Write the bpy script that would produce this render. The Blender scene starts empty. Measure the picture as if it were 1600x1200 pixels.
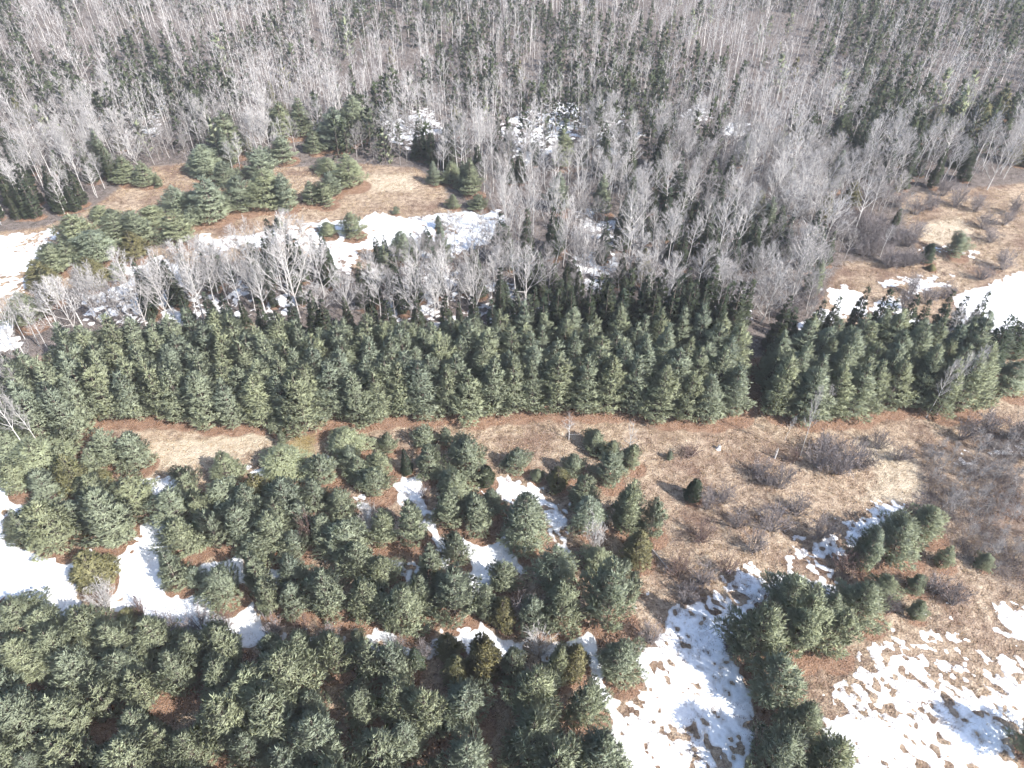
import bpy, math, random
import numpy as np
from mathutils import Vector

R = math.radians
scene = bpy.context.scene
COL = scene.collection

# ------------------------------------------------------------------ camera, sky, sun, exposure
CAM_H, PITCH, FPX = 75.0, 42.0, 1120.0          # drone height (m), downward pitch, focal length in 1600-px units
cam_d = bpy.data.cameras.new("camera")
cam_d.sensor_width = 36.0
cam_d.lens = 36.0 * FPX / 1600.0
cam_d.clip_start, cam_d.clip_end = 0.5, 9000.0
cam = bpy.data.objects.new("camera", cam_d)
cam.location = (0, 0, CAM_H)
cam.rotation_euler = (R(90 - PITCH), 0, 0)
COL.objects.link(cam)
scene.camera = cam

SUN_EL = R(40.0)
SUN_H = np.array([0.80, -0.60])                   # horizontal direction towards the sun
SUN_AZ = math.atan2(SUN_H[0], SUN_H[1])
world = bpy.data.worlds.new("World")
scene.world = world
world.use_nodes = True
wn, wl = world.node_tree.nodes, world.node_tree.links
bg = wn["Background"]
sky = wn.new("ShaderNodeTexSky")
sky.sky_type = 'NISHITA'
sky.sun_disc = False
sky.sun_elevation = SUN_EL
sky.sun_rotation = SUN_AZ
sky.dust_density = 1.6
sky.altitude = 200
wl.new(sky.outputs[0], bg.inputs[0])
bg.inputs[1].default_value = 0.15
sun_d = bpy.data.lights.new("sun", 'SUN')
sun_d.energy = 5.0
sun_d.angle = R(0.53)
sun_d.color = (1.0, 0.97, 0.925)
sun = bpy.data.objects.new("sun", sun_d)
sun.rotation_euler = Vector((SUN_H[0] * math.cos(SUN_EL), SUN_H[1] * math.cos(SUN_EL), math.sin(SUN_EL))).to_track_quat('Z', 'Y').to_euler()
sun.location = (60, -40, 120)
COL.objects.link(sun)
scene.view_settings.view_transform = 'Standard'
scene.view_settings.look = 'None'
scene.view_settings.exposure = 1.08
scene.view_settings.gamma = 1.0
scene.view_settings.use_curve_mapping = False
scene.cycles.max_bounces = 4
scene.cycles.debug_use_spatial_splits = True
scene.cycles.use_adaptive_sampling = True
scene.cycles.adaptive_threshold = 0.04
scene.cycles.adaptive_min_samples = 10
scene.cycles.use_denoising = True
scene.cycles.denoiser = 'OPENIMAGEDENOISE'
scene.cycles.denoising_prefilter = 'ACCURATE'
scene.cycles.diffuse_bounces = 3
scene.cycles.glossy_bounces = 1
scene.cycles.transmission_bounces = 2
scene.cycles.transparent_max_bounces = 4
scene.cycles.volume_bounces = 0
scene.cycles.caustics_reflective = False
scene.cycles.caustics_refractive = False

# ------------------------------------------------------------------ helpers
rnd = random.Random(7)
rng = np.random.default_rng(11)
SP, CP = math.sin(R(PITCH)), math.cos(R(PITCH))

def ground_at(u, v):
    """photo pixel (1600 x 1200) -> point on the level ground"""
    xc, yc = (u - 800) / FPX, (600 - v) / FPX
    dz = -SP + yc * CP
    dy = CP + yc * SP
    t = CAM_H / -dz
    return (xc * t, dy * t)

def depth_of(y, z=0.0):
    return y * CP + (CAM_H - z) * SP

def pixel_of(x, y, z=0.0):
    d = depth_of(y, z)
    up = y * SP - (CAM_H - z) * CP
    return 800 + FPX * x / d, 600 - FPX * up / d

def height_for(y, v_top):
    a = R(PITCH) - math.atan((600 - v_top) / FPX)
    return CAM_H - math.tan(a) * y

_lat = {}
def vnoise(x, y, size, seed):
    """smooth value noise in -1..1, vectorised"""
    if seed not in _lat:
        _lat[seed] = np.random.default_rng(seed).uniform(-1, 1, (256, 256))
    L = _lat[seed]
    fx, fy = np.asarray(x) / size + 900.0, np.asarray(y) / size + 900.0
    ix, iy = np.floor(fx).astype(int), np.floor(fy).astype(int)
    tx, ty = fx - ix, fy - iy
    tx, ty = tx * tx * (3 - 2 * tx), ty * ty * (3 - 2 * ty)
    a = L[ix % 256, iy % 256]; b = L[(ix + 1) % 256, iy % 256]
    c = L[ix % 256, (iy + 1) % 256]; d = L[(ix + 1) % 256, (iy + 1) % 256]
    return (a * (1 - tx) + b * tx) * (1 - ty) + (c * (1 - tx) + d * tx) * ty

def ground_z(x, y):
    return 0.22 * vnoise(x, y, 24.0, 1) + 0.10 * vnoise(x, y, 7.0, 2)

def poly_world(pts):
    return np.array([ground_at(u, v) for u, v in pts])

def poly_sd(P, x, y):
    """signed distance to polygon P, positive inside"""
    x = np.asarray(x, float); y = np.asarray(y, float)
    d2 = np.full(x.shape, 1e12); inside = np.zeros(x.shape, bool)
    n = len(P)
    for i in range(n):
        ax, ay = P[i]; bx, by = P[(i + 1) % n]
        ex, ey = bx - ax, by - ay
        t = np.clip(((x - ax) * ex + (y - ay) * ey) / (ex * ex + ey * ey + 1e-9), 0, 1)
        d2 = np.minimum(d2, (x - ax - t * ex) ** 2 + (y - ay - t * ey) ** 2)
        c = (ay > y) != (by > y)
        inside ^= c & (x < ex * (y - ay) / (ey if abs(ey) > 1e-9 else 1e-9) + ax)
    return np.where(inside, 1, -1) * np.sqrt(d2)

def mesh_from(name, V, F, mats=(), smooth=False, mat_idx=None):
    """V (n,3) array; F list of arrays (k,3) or (k,4)"""
    me = bpy.data.meshes.new(name)
    V = np.asarray(V, np.float32)
    me.vertices.add(len(V)); me.vertices.foreach_set("co", V.ravel())
    sizes, loops = [], []
    for A in F:
        A = np.asarray(A, np.int32)
        if len(A):
            sizes.append(np.full(len(A), A.shape[1], np.int32)); loops.append(A.ravel())
    if loops:
        sizes, loops = np.concatenate(sizes), np.concatenate(loops)
        me.loops.add(len(loops)); me.loops.foreach_set("vertex_index", loops)
        me.polygons.add(len(sizes))
        me.polygons.foreach_set("loop_start", np.concatenate([[0], np.cumsum(sizes)[:-1]]).astype(np.int32))
        me.polygons.foreach_set("loop_total", sizes)
        if smooth:
            me.polygons.foreach_set("use_smooth", np.ones(len(sizes), bool))
    for m in mats:
        me.materials.append(m)
    me.update(calc_edges=True)
    return me

def set_vec(me, name, vals):
    a = me.attributes.new(name, 'FLOAT_VECTOR', 'POINT')
    a.data.foreach_set("vector", np.asarray(vals, np.float32).ravel())

def set_attr(me, name, vals):
    a = me.attributes.new(name, 'FLOAT', 'POINT')
    a.data.foreach_set("value", np.asarray(vals, np.float32))

def obj(name, me, parent=None):
    o = bpy.data.objects.new(name, me)
    COL.objects.link(o)
    if parent is not None:
        o.parent = parent
    return o

def tag(o, label=None, cat=None, group=None, kind=None):
    if label: o["label"] = label
    if cat: o["category"] = cat
    if group: o["group"] = group
    if kind: o["kind"] = kind
    return o

# ------------------------------------------------------------------ materials
def new_mat(name):
    m = bpy.data.materials.new(name); m.use_nodes = True
    nt = m.node_tree
    for n in list(nt.nodes): nt.nodes.remove(n)
    out = nt.nodes.new("ShaderNodeOutputMaterial")
    return m, nt.nodes, nt.links, out

def ramp(N, pts):
    r = N.new("ShaderNodeValToRGB")
    e = r.color_ramp.elements
    while len(e) < len(pts): e.new(0.5)
    for i, (p, c) in enumerate(pts):
        e[i].position = p; e[i].color = (*c, 1)
    return r

def mixc(N, L, fac, a, b, blend='MIX'):
    m = N.new("ShaderNodeMix"); m.data_type = 'RGBA'; m.blend_type = blend
    for s, v in ((0, fac), (6, a), (7, b)):
        if isinstance(v, (int, float)): m.inputs[s].default_value = v
        elif isinstance(v, tuple): m.inputs[s].default_value = (*v, 1)
        else: L.new(v, m.inputs[s])
    return m.outputs[2]

def attr(N, name):
    a = N.new("ShaderNodeAttribute"); a.attribute_name = name
    return a.outputs['Fac']

def noise(N, L, scale, detail=3, rough=0.55, coord=None, out='Fac'):
    n = N.new("ShaderNodeTexNoise"); n.inputs['Scale'].default_value = scale
    n.inputs['Detail'].default_value = detail; n.inputs['Roughness'].default_value = rough
    if coord is not None: L.new(coord, n.inputs['Vector'])
    return n.outputs[out]

def math_n(N, L, op, a, b=None, clamp=False):
    m = N.new("ShaderNodeMath"); m.operation = op; m.use_clamp = clamp
    for i, v in enumerate((a, b)):
        if v is None: continue
        if isinstance(v, (int, float)): m.inputs[i].default_value = v
        else: L.new(v, m.inputs[i])
    return m.outputs[0]

def foliage_mat(name, cool, warm, tip, trans=0.30):
    """needle foliage: cool/warm hue differs from tree to tree, each tuft a little, shoot tips paler"""
    m, N, L, out = new_mat(name)
    oi = N.new("ShaderNodeObjectInfo")
    base = mixc(N, L, oi.outputs['Random'], cool, warm)
    t = attr(N, "tuft")
    v = math_n(N, L, 'MULTIPLY_ADD', t, 0.75); v.node.inputs[2].default_value = 0.62
    base = mixc(N, L, 1.0, base, v, 'MULTIPLY')
    low = math_n(N, L, 'SUBTRACT', 0.70, attr(N, "hgt"), True)
    base = mixc(N, L, low, base, warm)
    col = mixc(N, L, math_n(N, L, 'MULTIPLY', attr(N, "tip"), 0.55), base, tip)
    an = N.new("ShaderNodeAttribute"); an.attribute_name = "nrm"
    vt = N.new("ShaderNodeVectorTransform"); vt.vector_type = 'NORMAL'; vt.convert_from = 'OBJECT'; vt.convert_to = 'WORLD'
    L.new(an.outputs['Vector'], vt.inputs[0])
    nn = N.new("ShaderNodeVectorMath"); nn.operation = 'NORMALIZE'; L.new(vt.outputs[0], nn.inputs[0])
    d = N.new("ShaderNodeBsdfPrincipled"); L.new(col, d.inputs['Base Color']); L.new(nn.outputs[0], d.inputs['Normal'])
    d.inputs['Roughness'].default_value = 0.62; d.inputs['Specular IOR Level'].default_value = 0.35
    tr = N.new("ShaderNodeBsdfTranslucent"); L.new(col, tr.inputs['Color'])
    mx = N.new("ShaderNodeMixShader"); mx.inputs[0].default_value = trans
    L.new(d.outputs[0], mx.inputs[1]); L.new(tr.outputs[0], mx.inputs[2])
    L.new(mx.outputs[0], out.inputs[0])
    return m

def bark_mat(name, a, b, scale=6.0, rough=0.85):
    m, N, L, out = new_mat(name)
    tc = N.new("ShaderNodeTexCoord")
    oi = N.new("ShaderNodeObjectInfo")
    f = noise(N, L, scale, 3, 0.6, tc.outputs['Object'])
    r = ramp(N, [(0.35, a), (0.65, b)]); L.new(f, r.inputs[0])
    g = math_n(N, L, 'MULTIPLY_ADD', oi.outputs['Random'], 0.5); g.node.inputs[2].default_value = 0.75
    col = mixc(N, L, 1.0, r.outputs[0], g, 'MULTIPLY')
    d = N.new("ShaderNodeBsdfPrincipled"); L.new(col, d.inputs['Base Color'])
    d.inputs['Roughness'].default_value = rough; d.inputs['Specular IOR Level'].default_value = 0.2
    L.new(d.outputs[0], out.inputs[0])
    return m

M_PINE = foliage_mat("pine_needles", (0.258, 0.308, 0.228), (0.325, 0.345, 0.185), (0.43, 0.47, 0.355), 0.34)
M_SPRUCE = foliage_mat("spruce_needles", (0.055, 0.088, 0.060), (0.095, 0.112, 0.055), (0.11, 0.135, 0.08), 0.25)
M_OLIVE = foliage_mat("olive_needles", (0.200, 0.205, 0.100), (0.24, 0.215, 0.095), (0.30, 0.285, 0.155))
M_GOLD = foliage_mat("cedar_scales", (0.175, 0.165, 0.072), (0.21, 0.180, 0.072), (0.26, 0.225, 0.11), 0.25)
M_BARKC = bark_mat("conifer_bark", (0.09, 0.07, 0.06), (0.17, 0.14, 0.12))
M_BIRCH = bark_mat("birch_bark", (0.45, 0.425, 0.405), (0.64, 0.615, 0.59), 3.0)
M_BTWIG = bark_mat("birch_twigs", (0.295, 0.278, 0.270), (0.41, 0.39, 0.38))
M_MAPLE = bark_mat("maple_bark", (0.42, 0.395, 0.375), (0.60, 0.57, 0.545))
M_MTWIG = bark_mat("maple_twigs", (0.35, 0.330, 0.318), (0.475, 0.452, 0.438))
M_GREY = bark_mat("grey_bark", (0.21, 0.193, 0.185), (0.34, 0.315, 0.30))
M_GTWIG = bark_mat("grey_twigs", (0.195, 0.180, 0.174), (0.29, 0.27, 0.262))
M_SHRUB = bark_mat("shrub_twigs", (0.15, 0.130, 0.127), (0.24, 0.212, 0.21))
M_RUST = bark_mat("rust_twigs", (0.125, 0.085, 0.075), (0.19, 0.135, 0.12))
M_STRAW = bark_mat("straw", (0.30, 0.215, 0.130), (0.46, 0.36, 0.235), 2.0)

def ground_mat():
    m, N, L, out = new_mat("ground_cover")
    geo = N.new("ShaderNodeNewGeometry"); co = geo.outputs['Position']
    n1 = noise(N, L, 0.11, 4, 0.6, co); n2 = noise(N, L, 0.9, 4, 0.65, co); n3 = noise(N, L, 4.5, 3, 0.7, co)
    # dry grass, tan to straw with rusty patches
    mott = math_n(N, L, 'ADD', math_n(N, L, 'MULTIPLY', n2, 0.55), math_n(N, L, 'MULTIPLY', n3, 0.45))
    grass = ramp(N, [(0.36, (0.105, 0.072, 0.052)), (0.46, (0.255, 0.185, 0.132)), (0.56, (0.41, 0.318, 0.232)), (0.67, (0.54, 0.445, 0.34))])
    L.new(mott, grass.inputs[0])
    rust = ramp(N, [(0.35, (0.095, 0.060, 0.046)), (0.55, (0.190, 0.122, 0.090)), (0.70, (0.27, 0.190, 0.14))]); L.new(mott, rust.inputs[0])
    rf = N.new("ShaderNodeMapRange"); rf.inputs[1].default_value = 0.48; rf.inputs[2].default_value = 0.66; L.new(n1, rf.inputs[0])
    g = mixc(N, L, math_n(N, L, 'MULTIPLY', rf.outputs[0], 0.9), grass.outputs[0], rust.outputs[0])
    pale = ramp(N, [(0.34, (0.30, 0.235, 0.165)), (0.62, (0.56, 0.47, 0.36))]); L.new(mott, pale.inputs[0])
    def soft(att, wob=0.7):
        s = math_n(N, L, 'ADD', attr(N, att), math_n(N, L, 'MULTIPLY', math_n(N, L, 'SUBTRACT', n2, 0.5), wob))
        r = N.new("ShaderNodeMapRange"); r.inputs[1].default_value = 0.3; r.inputs[2].default_value = 0.7; r.interpolation_type = 'SMOOTHSTEP'
        L.new(s, r.inputs[0]); return r.outputs[0]
    g = mixc(N, L, soft("pale"), g, pale.outputs[0])
    wood = ramp(N, [(0.36, (0.065, 0.054, 0.049)), (0.50, (0.150, 0.124, 0.111)), (0.66, (0.245, 0.208, 0.187))]); L.new(mott, wood.inputs[0])
    g = mixc(N, L, soft("wood"), g, wood.outputs[0])
    lit = ramp(N, [(0.36, (0.150, 0.088, 0.060)), (0.52, (0.240, 0.148, 0.102)), (0.68, (0.34, 0.235, 0.165))]); L.new(mott, lit.inputs[0])
    g = mixc(N, L, soft("litter", 0.55), g, lit.outputs[0])
    mossf = math_n(N, L, 'MULTIPLY', soft("moss", 0.9), 0.5)
    g = mixc(N, L, mossf, g, (0.22, 0.20, 0.07))
    d = N.new("ShaderNodeBsdfPrincipled"); L.new(g, d.inputs['Base Color'])
    d.inputs['Roughness'].default_value = 0.95; d.inputs['Specular IOR Level'].default_value = 0.1
    b = N.new("ShaderNodeBump"); b.inputs['Strength'].default_value = 1.0; b.inputs['Distance'].default_value = 0.6
    L.new(mott, b.inputs['Height']); L.new(b.outputs[0], d.inputs['Normal'])
    L.new(d.outputs[0], out.inputs[0])
    return m

def snow_mat():
    m, N, L, out = new_mat("old_snow")
    geo = N.new("ShaderNodeNewGeometry"); co = geo.outputs['Position']
    n = noise(N, L, 2.2, 4, 0.65, co)
    r = ramp(N, [(0.30, (0.74, 0.75, 0.77)), (0.55, (0.86, 0.865, 0.88))]); L.new(n, r.inputs[0])
    rim = N.new("ShaderNodeMapRange"); rim.inputs[1].default_value = 0.45; rim.inputs[2].default_value = 0.0; L.new(attr(N, "depth"), rim.inputs[0])
    dirty = mixc(N, L, math_n(N, L, 'MULTIPLY', rim.outputs[0], 0.6), r.outputs[0], (0.42, 0.375, 0.335))
    d = N.new("ShaderNodeBsdfPrincipled"); L.new(dirty, d.inputs['Base Color'])
    d.inputs['Roughness'].default_value = 0.7; d.inputs['Specular IOR Level'].default_value = 0.25
    b = N.new("ShaderNodeBump"); b.inputs['Strength'].default_value = 0.5; b.inputs['Distance'].default_value = 0.2
    L.new(n, b.inputs['Height']); L.new(b.outputs[0], d.inputs['Normal'])
    L.new(d.outputs[0], out.inputs[0])
    return m

M_GROUND, M_SNOW = ground_mat(), snow_mat()

# ------------------------------------------------------------------ tree builders (each returns trunk mesh + crown mesh, unit size)
class Tubes:
    def __init__(s): s.V, s.F4, s.F3, s.n = [], [], [], 0
    def tube(s, pts, rad, sides=3):
        pts = np.asarray(pts, float); k = len(pts)
        d = np.gradient(pts, axis=0); d /= np.linalg.norm(d, axis=1)[:, None] + 1e-9
        ref = np.array([0.31, 0.87, 0.11]); 
        a = np.cross(d, ref); a /= np.linalg.norm(a, axis=1)[:, None] + 1e-9
        b = np.cross(d, a)
        an = np.arange(sides) * 2 * math.pi / sides
        ring = pts[:, None, :] + (np.cos(an)[None, :, None] * a[:, None, :] + np.sin(an)[None, :, None] * b[:, None, :]) * np.asarray(rad)[:, None, None]
        s.V.append(ring.reshape(-1, 3))
        i = np.arange(k - 1)[:, None] * sides; j = np.arange(sides)[None, :]; j2 = (j + 1) % sides
        q = np.stack([i + j, i + j2, i + sides + j2, i + sides + j], -1).reshape(-1, 4) + s.n
        s.F4.append(q); s.n += k * sides
    def blades(s, base, tip, width):
        """thin tapering triangles"""
        base, tip = np.asarray(base, float), np.asarray(tip, float)
        d = tip - base
        r = rng.normal(size=d.shape); sd = np.cross(d, r); sd /= np.linalg.norm(sd, axis=1)[:, None] + 1e-9
        w = np.asarray(width).reshape(-1, 1) * 0.5
        V = np.stack([base - sd * w, base + sd * w, tip], 1).reshape(-1, 3)
        s.F3.append(np.arange(len(V)).reshape(-1, 3) + s.n); s.V.append(V); s.n += len(V)
    def mesh(s, name, mat):
        F = []
        if s.F4: F.append(np.concatenate(s.F4))
        if s.F3: F.append(np.concatenate(s.F3))
        return mesh_from(name, np.concatenate(s.V), F, [mat])

def unit(v):
    v = np.asarray(v, float); return v / (np.linalg.norm(v, axis=-1, keepdims=True) + 1e-9)

def conifer(name, mat, H=10.0, Rad=2.5, whorl=0.55, per=6, prof=0.8, up0=12, up1=55, tuft=0.43, blades=10, wid=0.088, droop=0.0, bare=0.06, jag=0.35, low=False, irregular=0.0):
    trunk = Tubes()
    zs = np.linspace(0, H * 0.97, 7 if not low else 3)
    wob = np.cumsum(rng.normal(0, 0.03, (len(zs), 2)), 0); wob[0] = 0
    tp = np.column_stack([wob, zs]); r0 = 0.014 * H
    trunk.tube(tp, np.linspace(r0, 0.02, len(zs)), 3 if low else 7)
    cen, dirs, hts, brn = [], [], [], []
    z = H * bare
    az0 = rng.uniform(0, 6.28)
    lob = [(rng.uniform(0, 6.28), rng.uniform(0.05, 0.22) * (0.5 + irregular)) for _ in range(3)]
    while z < H * 0.985:
        f = z / H
        n = per if f < 0.8 else max(4, per - 2)
        Lb = Rad * (1 - f) ** prof * (0.72 + 0.28 * min(1, f / 0.14))
        up = R(up0 + (up1 - up0) * f)
        for k in range(n):
            az = az0 + k * 2 * math.pi / n + rng.normal(0, 0.25)
            ll = 1 + sum(a * math.cos((i + 1) * az + p) for i, (p, a) in enumerate(lob))
            L = max(0.25, Lb * ll * rng.uniform(1 - jag * 1.15, 1 + jag * 0.55))
            e = up + rng.normal(0, 0.10); br = rng.uniform(0, 1)
            hd = np.array([math.cos(az), math.sin(az), 0.0]); zz = z + rng.normal(0, whorl * 0.35)
            x0, y0 = np.interp(zz, zs, tp[:, 0]), np.interp(zz, zs, tp[:, 1])
            b0 = np.array([x0, y0, zz]); ce, se = L * math.cos(e), math.sin(e)
            def at(t):
                return b0 + hd * (ce * t) + np.array([0, 0, L * (t * se - droop * t * t + 0.10 * t ** 3)])
            if not low and L > 0.7:
                trunk.tube([at(0), at(0.5), at(0.95)], [0.035, 0.022, 0.008], 3)
            side = np.array([-hd[1], hd[0], 0])
            m = max(1, int(round(L / (tuft * 1.0))))
            for q in range(m):
                t = 0.22 + 0.78 * (q + 1) / m
                c = at(t); fw = unit(at(min(1.05, t + 0.1)) - at(t - 0.1))
                cen.append(c); dirs.append(fw); hts.append(f); brn.append(br)
                if t < 0.97 and not low:
                    sl = min(0.42 * L * (1.05 - t) + 0.22, 0.85)
                    for sg in (-1, 1):
                        sd = unit(fw * 0.75 + side * sg * 0.9 + np.array([0, 0, 0.15]))
                        cen.append(c + sd * sl * rng.uniform(0.8, 1.1)); dirs.append(sd); hts.append(f); brn.append(br)
        z += whorl * rng.uniform(0.8, 1.2); az0 += 0.7
    for q in range(2):
        cen.append(np.array([tp[-1, 0], tp[-1, 1], H * 0.96 + 0.2 * q])); dirs.append(np.array([0, 0, 1.0])); hts.append(1.0); brn.append(0.6)
    C, D, Hh, Br = np.array(cen), np.array(dirs), np.array(hts), np.array(brn)
    n, k = len(C), blades
    C2 = np.repeat(C, k, 0) + rng.normal(0, tuft * 0.17, (n * k, 3))
    D2 = unit(np.repeat(D, k, 0) * 1.0 + rng.normal(0, 0.42, (n * k, 3)) + np.array([0, 0, 0.32]))
    ln = tuft * rng.uniform(0.8, 1.5, (n * k, 1)); w = wid * rng.uniform(0.8, 1.3, (n * k, 1))
    S = unit(np.cross(D2, rng.normal(size=D2.shape))) * w * 0.5
    mid = C2 + D2 * ln * 0.45; tip = C2 + D2 * ln
    outw = C2.copy(); outw[:, 2] = 0; outw = unit(outw)
    nr = unit(outw * 0.75 + D2 * 0.45 + np.array([0, 0, 0.38]) + rng.normal(0, 0.22, D2.shape))
    if low:
        V = np.stack([C2 - S, C2 + S, tip], 1).reshape(-1, 3); vp = 3; tipv = [0.2, 0.2, 1.0]
    else:
        V = np.stack([C2, mid - S, tip, mid + S], 1).reshape(-1, 3); vp = 4; tipv = [0.0, 0.4, 1.0, 0.4]
    me = mesh_from(name + "_crown", V, [np.arange(len(V)).reshape(-1, vp)], [mat])
    tr = np.repeat(np.clip(0.55 * Br + 0.45 * rng.uniform(0, 1, n), 0, 1), k * vp)
    set_attr(me, "tuft", tr); set_attr(me, "hgt", np.repeat(Hh, k * vp))
    set_attr(me, "tip", np.tile(tipv, n * k)); set_vec(me, "nrm", np.repeat(nr, vp, 0))
    return trunk.mesh(name + "_trunk", M_BARKC), me

def bare_tree(name, tm, cm, H=12.0, spread=2.4, start=0.4, limbs=14, sec=6, twigs=5, el=(35, 62), r0=0.12, limb_len=None, tw=0.034, low=False, lean=0.0):
    trunk, crown = Tubes(), Tubes()
    zs = np.linspace(0, H, 8)
    wob = np.cumsum(rng.normal(0, 0.055, (8, 2)), 0); wob[0] = 0
    wob[:, 0] += lean * (zs / H) ** 1.4
    tp = np.column_stack([wob, zs])
    if low: trunk.tube(tp[::3], np.linspace(r0, 0.03, len(tp[::3])), 3)
    else: trunk.tube(tp, np.linspace(r0, 0.018, 8), 6)
    tb, tt, twd = [], [], []
    az = rng.uniform(0, 6.28)
    for i in range(limbs):
        f = start + (0.97 - start) * (i + rng.uniform(0, 0.8)) / limbs
        az += 2.4 + rng.normal(0, 0.3)
        z = f * H
        g = (f - start) / (1 - start)
        if limb_len is None:
            L = spread * (0.55 + 0.75 * math.sin(math.pi * min(1, g * 0.75 + 0.22))) * (1.15 - 0.65 * g) * rng.uniform(0.75, 1.2)
        else:
            L = limb_len * H * (1 - 0.55 * g) * rng.uniform(0.8, 1.15)
        e = R(el[0] + (el[1] - el[0]) * g + rng.normal(0, 7))
        b0 = np.array([np.interp(z, zs, tp[:, 0]), np.interp(z, zs, tp[:, 1]), z])
        hd = np.array([math.cos(az), math.sin(az), 0])
        bend = rng.uniform(0.10, 0.28)
        def at(t): return b0 + hd * L * math.cos(e) * (t - 0.12 * t * t) + np.array([0, 0, L * (math.sin(e) * t + bend * t * t)])
        rr = r0 * (1 - f) * (0.62 if limb_len is None else 0.42) + 0.020
        if low:
            tb.append(at(0)); tt.append(at(1)); twd.append(rr * 1.6)
        else:
            trunk.tube([at(0), at(0.35), at(0.7), at(1)], [rr, rr * 0.72, rr * 0.45, 0.010], 3)
        for j in range(sec):
            t = 0.22 + 0.76 * (j + rng.uniform(0, 0.9)) / sec
            p = at(t); fw = unit(at(min(1, t + 0.1)) - at(t - 0.1))
            sd = unit(fw * 0.9 + unit(rng.normal(size=3)) * 0.85 + np.array([0, 0, 0.30]))
            l2 = (0.20 + 0.38 * (1.05 - t)) * L * rng.uniform(0.7, 1.2)
            l2 = min(max(l2, 0.35), 1.9)
            p1 = p + sd * l2 * 0.55; p2 = p1 + unit(sd + np.array([0, 0, 0.35])) * l2 * 0.45
            if low: tb.append(p); tt.append(p2); twd.append(tw * 1.7)
            else: crown.tube([p, p1, p2], [rr * 0.33 + 0.006, 0.012, 0.006], 3)
            for q in range(twigs):
                s = 0.25 + 0.75 * (q + rng.uniform()) / twigs
                c = p + (p1 - p) * min(1, s / 0.55) if s < 0.55 else p1 + (p2 - p1) * (s - 0.55) / 0.45
                dd = unit(sd * 0.8 + rng.normal(0, 0.55, 3) + np.array([0, 0, 0.3]))
                tb.append(c); tt.append(c + dd * rng.uniform(0.35, 0.85)); twd.append(tw)
    crown.blades(tb, tt, twd)
    return trunk.mesh(name + "_trunk", tm), crown.mesh(name + "_crown", cm)

def shrub(name, tm, cm, H=2.2, Rad=1.6, stems=20, sec=6, twigs=6, tw=0.032):
    trunk, crown = Tubes(), Tubes()
    tb, tt, twd = [], [], []
    for i in range(stems):
        az = rng.uniform(0, 6.28); out = Rad * math.sqrt(rng.uniform(0.05, 1)); h = H * (1 - 0.45 * (out / Rad) ** 2) * rng.uniform(0.75, 1.1)
        hd = np.array([math.cos(az), math.sin(az), 0]); b = hd * out * 0.18
        def at(t): return b + hd * out * 0.82 * t ** 1.2 + np.array([0, 0, h * t])
        trunk.tube([at(0), at(0.5), at(1)], [0.035, 0.022, 0.008], 3)
        for j in range(sec):
            t = 0.3 + 0.68 * (j + rng.uniform()) / sec
            p = at(t); sd = unit(hd * 0.4 + rng.normal(0, 0.6, 3) + np.array([0, 0, 0.6])); l2 = H * 0.28 * rng.uniform(0.6, 1.2)
            p2 = p + sd * l2
            crown.tube([p, p2], [0.014, 0.006], 3)
            for q in range(twigs):
                c = p + (p2 - p) * rng.uniform(0.2, 1); dd = unit(sd + rng.normal(0, 0.6, 3))
                tb.append(c); tt.append(c + dd * H * rng.uniform(0.10, 0.22)); twd.append(tw)
    crown.blades(tb, tt, twd)
    return trunk.mesh(name + "_stems", tm), crown.mesh(name + "_twigs", cm)

PROTO = {}
PROTO['pine'] = [conifer("pine", M_PINE, 10, 2.6, prof=p, jag=j, irregular=ir, up0=u0, up1=u1, per=pe, whorl=wh) for p, j, ir, u0, u1, pe, wh in
                 ((0.74, 0.40, 0.2, 12, 58, 7, 0.52), (0.82, 0.45, 0.5, 16, 60, 7, 0.54), (0.68, 0.48, 0.7, 10, 55, 6, 0.50), (0.90, 0.40, 0.3, 18, 62, 7, 0.53), (0.72, 0.50, 0.9, 12, 58, 6, 0.52), (0.80, 0.38, 0.1, 15, 58, 6, 0.56), (0.78, 0.52, 1.0, 20, 62, 6, 0.56))]
PROTO['bushy'] = [conifer("bushy_pine", M_PINE, 8, 3.0, prof=p, jag=0.50, irregular=ir, up0=u0, up1=62, whorl=wh, per=6, tuft=0.42, bare=0.03) for p, ir, u0, wh in
                  ((0.66, 0.5, 20, 0.50), (0.78, 1.0, 26, 0.55), (0.60, 0.9, 16, 0.50), (0.85, 1.2, 24, 0.56), (0.70, 0.4, 18, 0.52), (0.58, 1.3, 28, 0.54), (0.74, 0.8, 14, 0.48))]
PROTO['spruce'] = [conifer("spruce", M_SPRUCE, 12, 2.0, prof=p, jag=0.38, up0=-4, up1=40, whorl=0.55, per=6, tuft=0.42, wid=0.11, droop=0.10) for p in (0.85, 0.95, 0.78, 0.9)]
PROTO['olive'] = [conifer("olive_spruce", M_OLIVE, 8, 2.3, prof=p, jag=0.32, up0=8, up1=45, whorl=0.48, per=6, tuft=0.42, wid=0.11) for p in (0.66, 0.76)]
PROTO['cedar'] = [conifer("cedar", M_GOLD, 6, 2.3, prof=p, jag=0.28, up0=30, up1=65, whorl=0.42, per=7, tuft=0.36, wid=0.11, bare=0.03) for p in (0.30, 0.36)]
PROTO['dense'] = [conifer("dense_conifer", M_SPRUCE, 4, 1.4, prof=p, jag=0.22, up0=20, up1=60, whorl=0.26, per=7, tuft=0.26, wid=0.07, bare=0.03) for p in (0.48, 0.55)]
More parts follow.
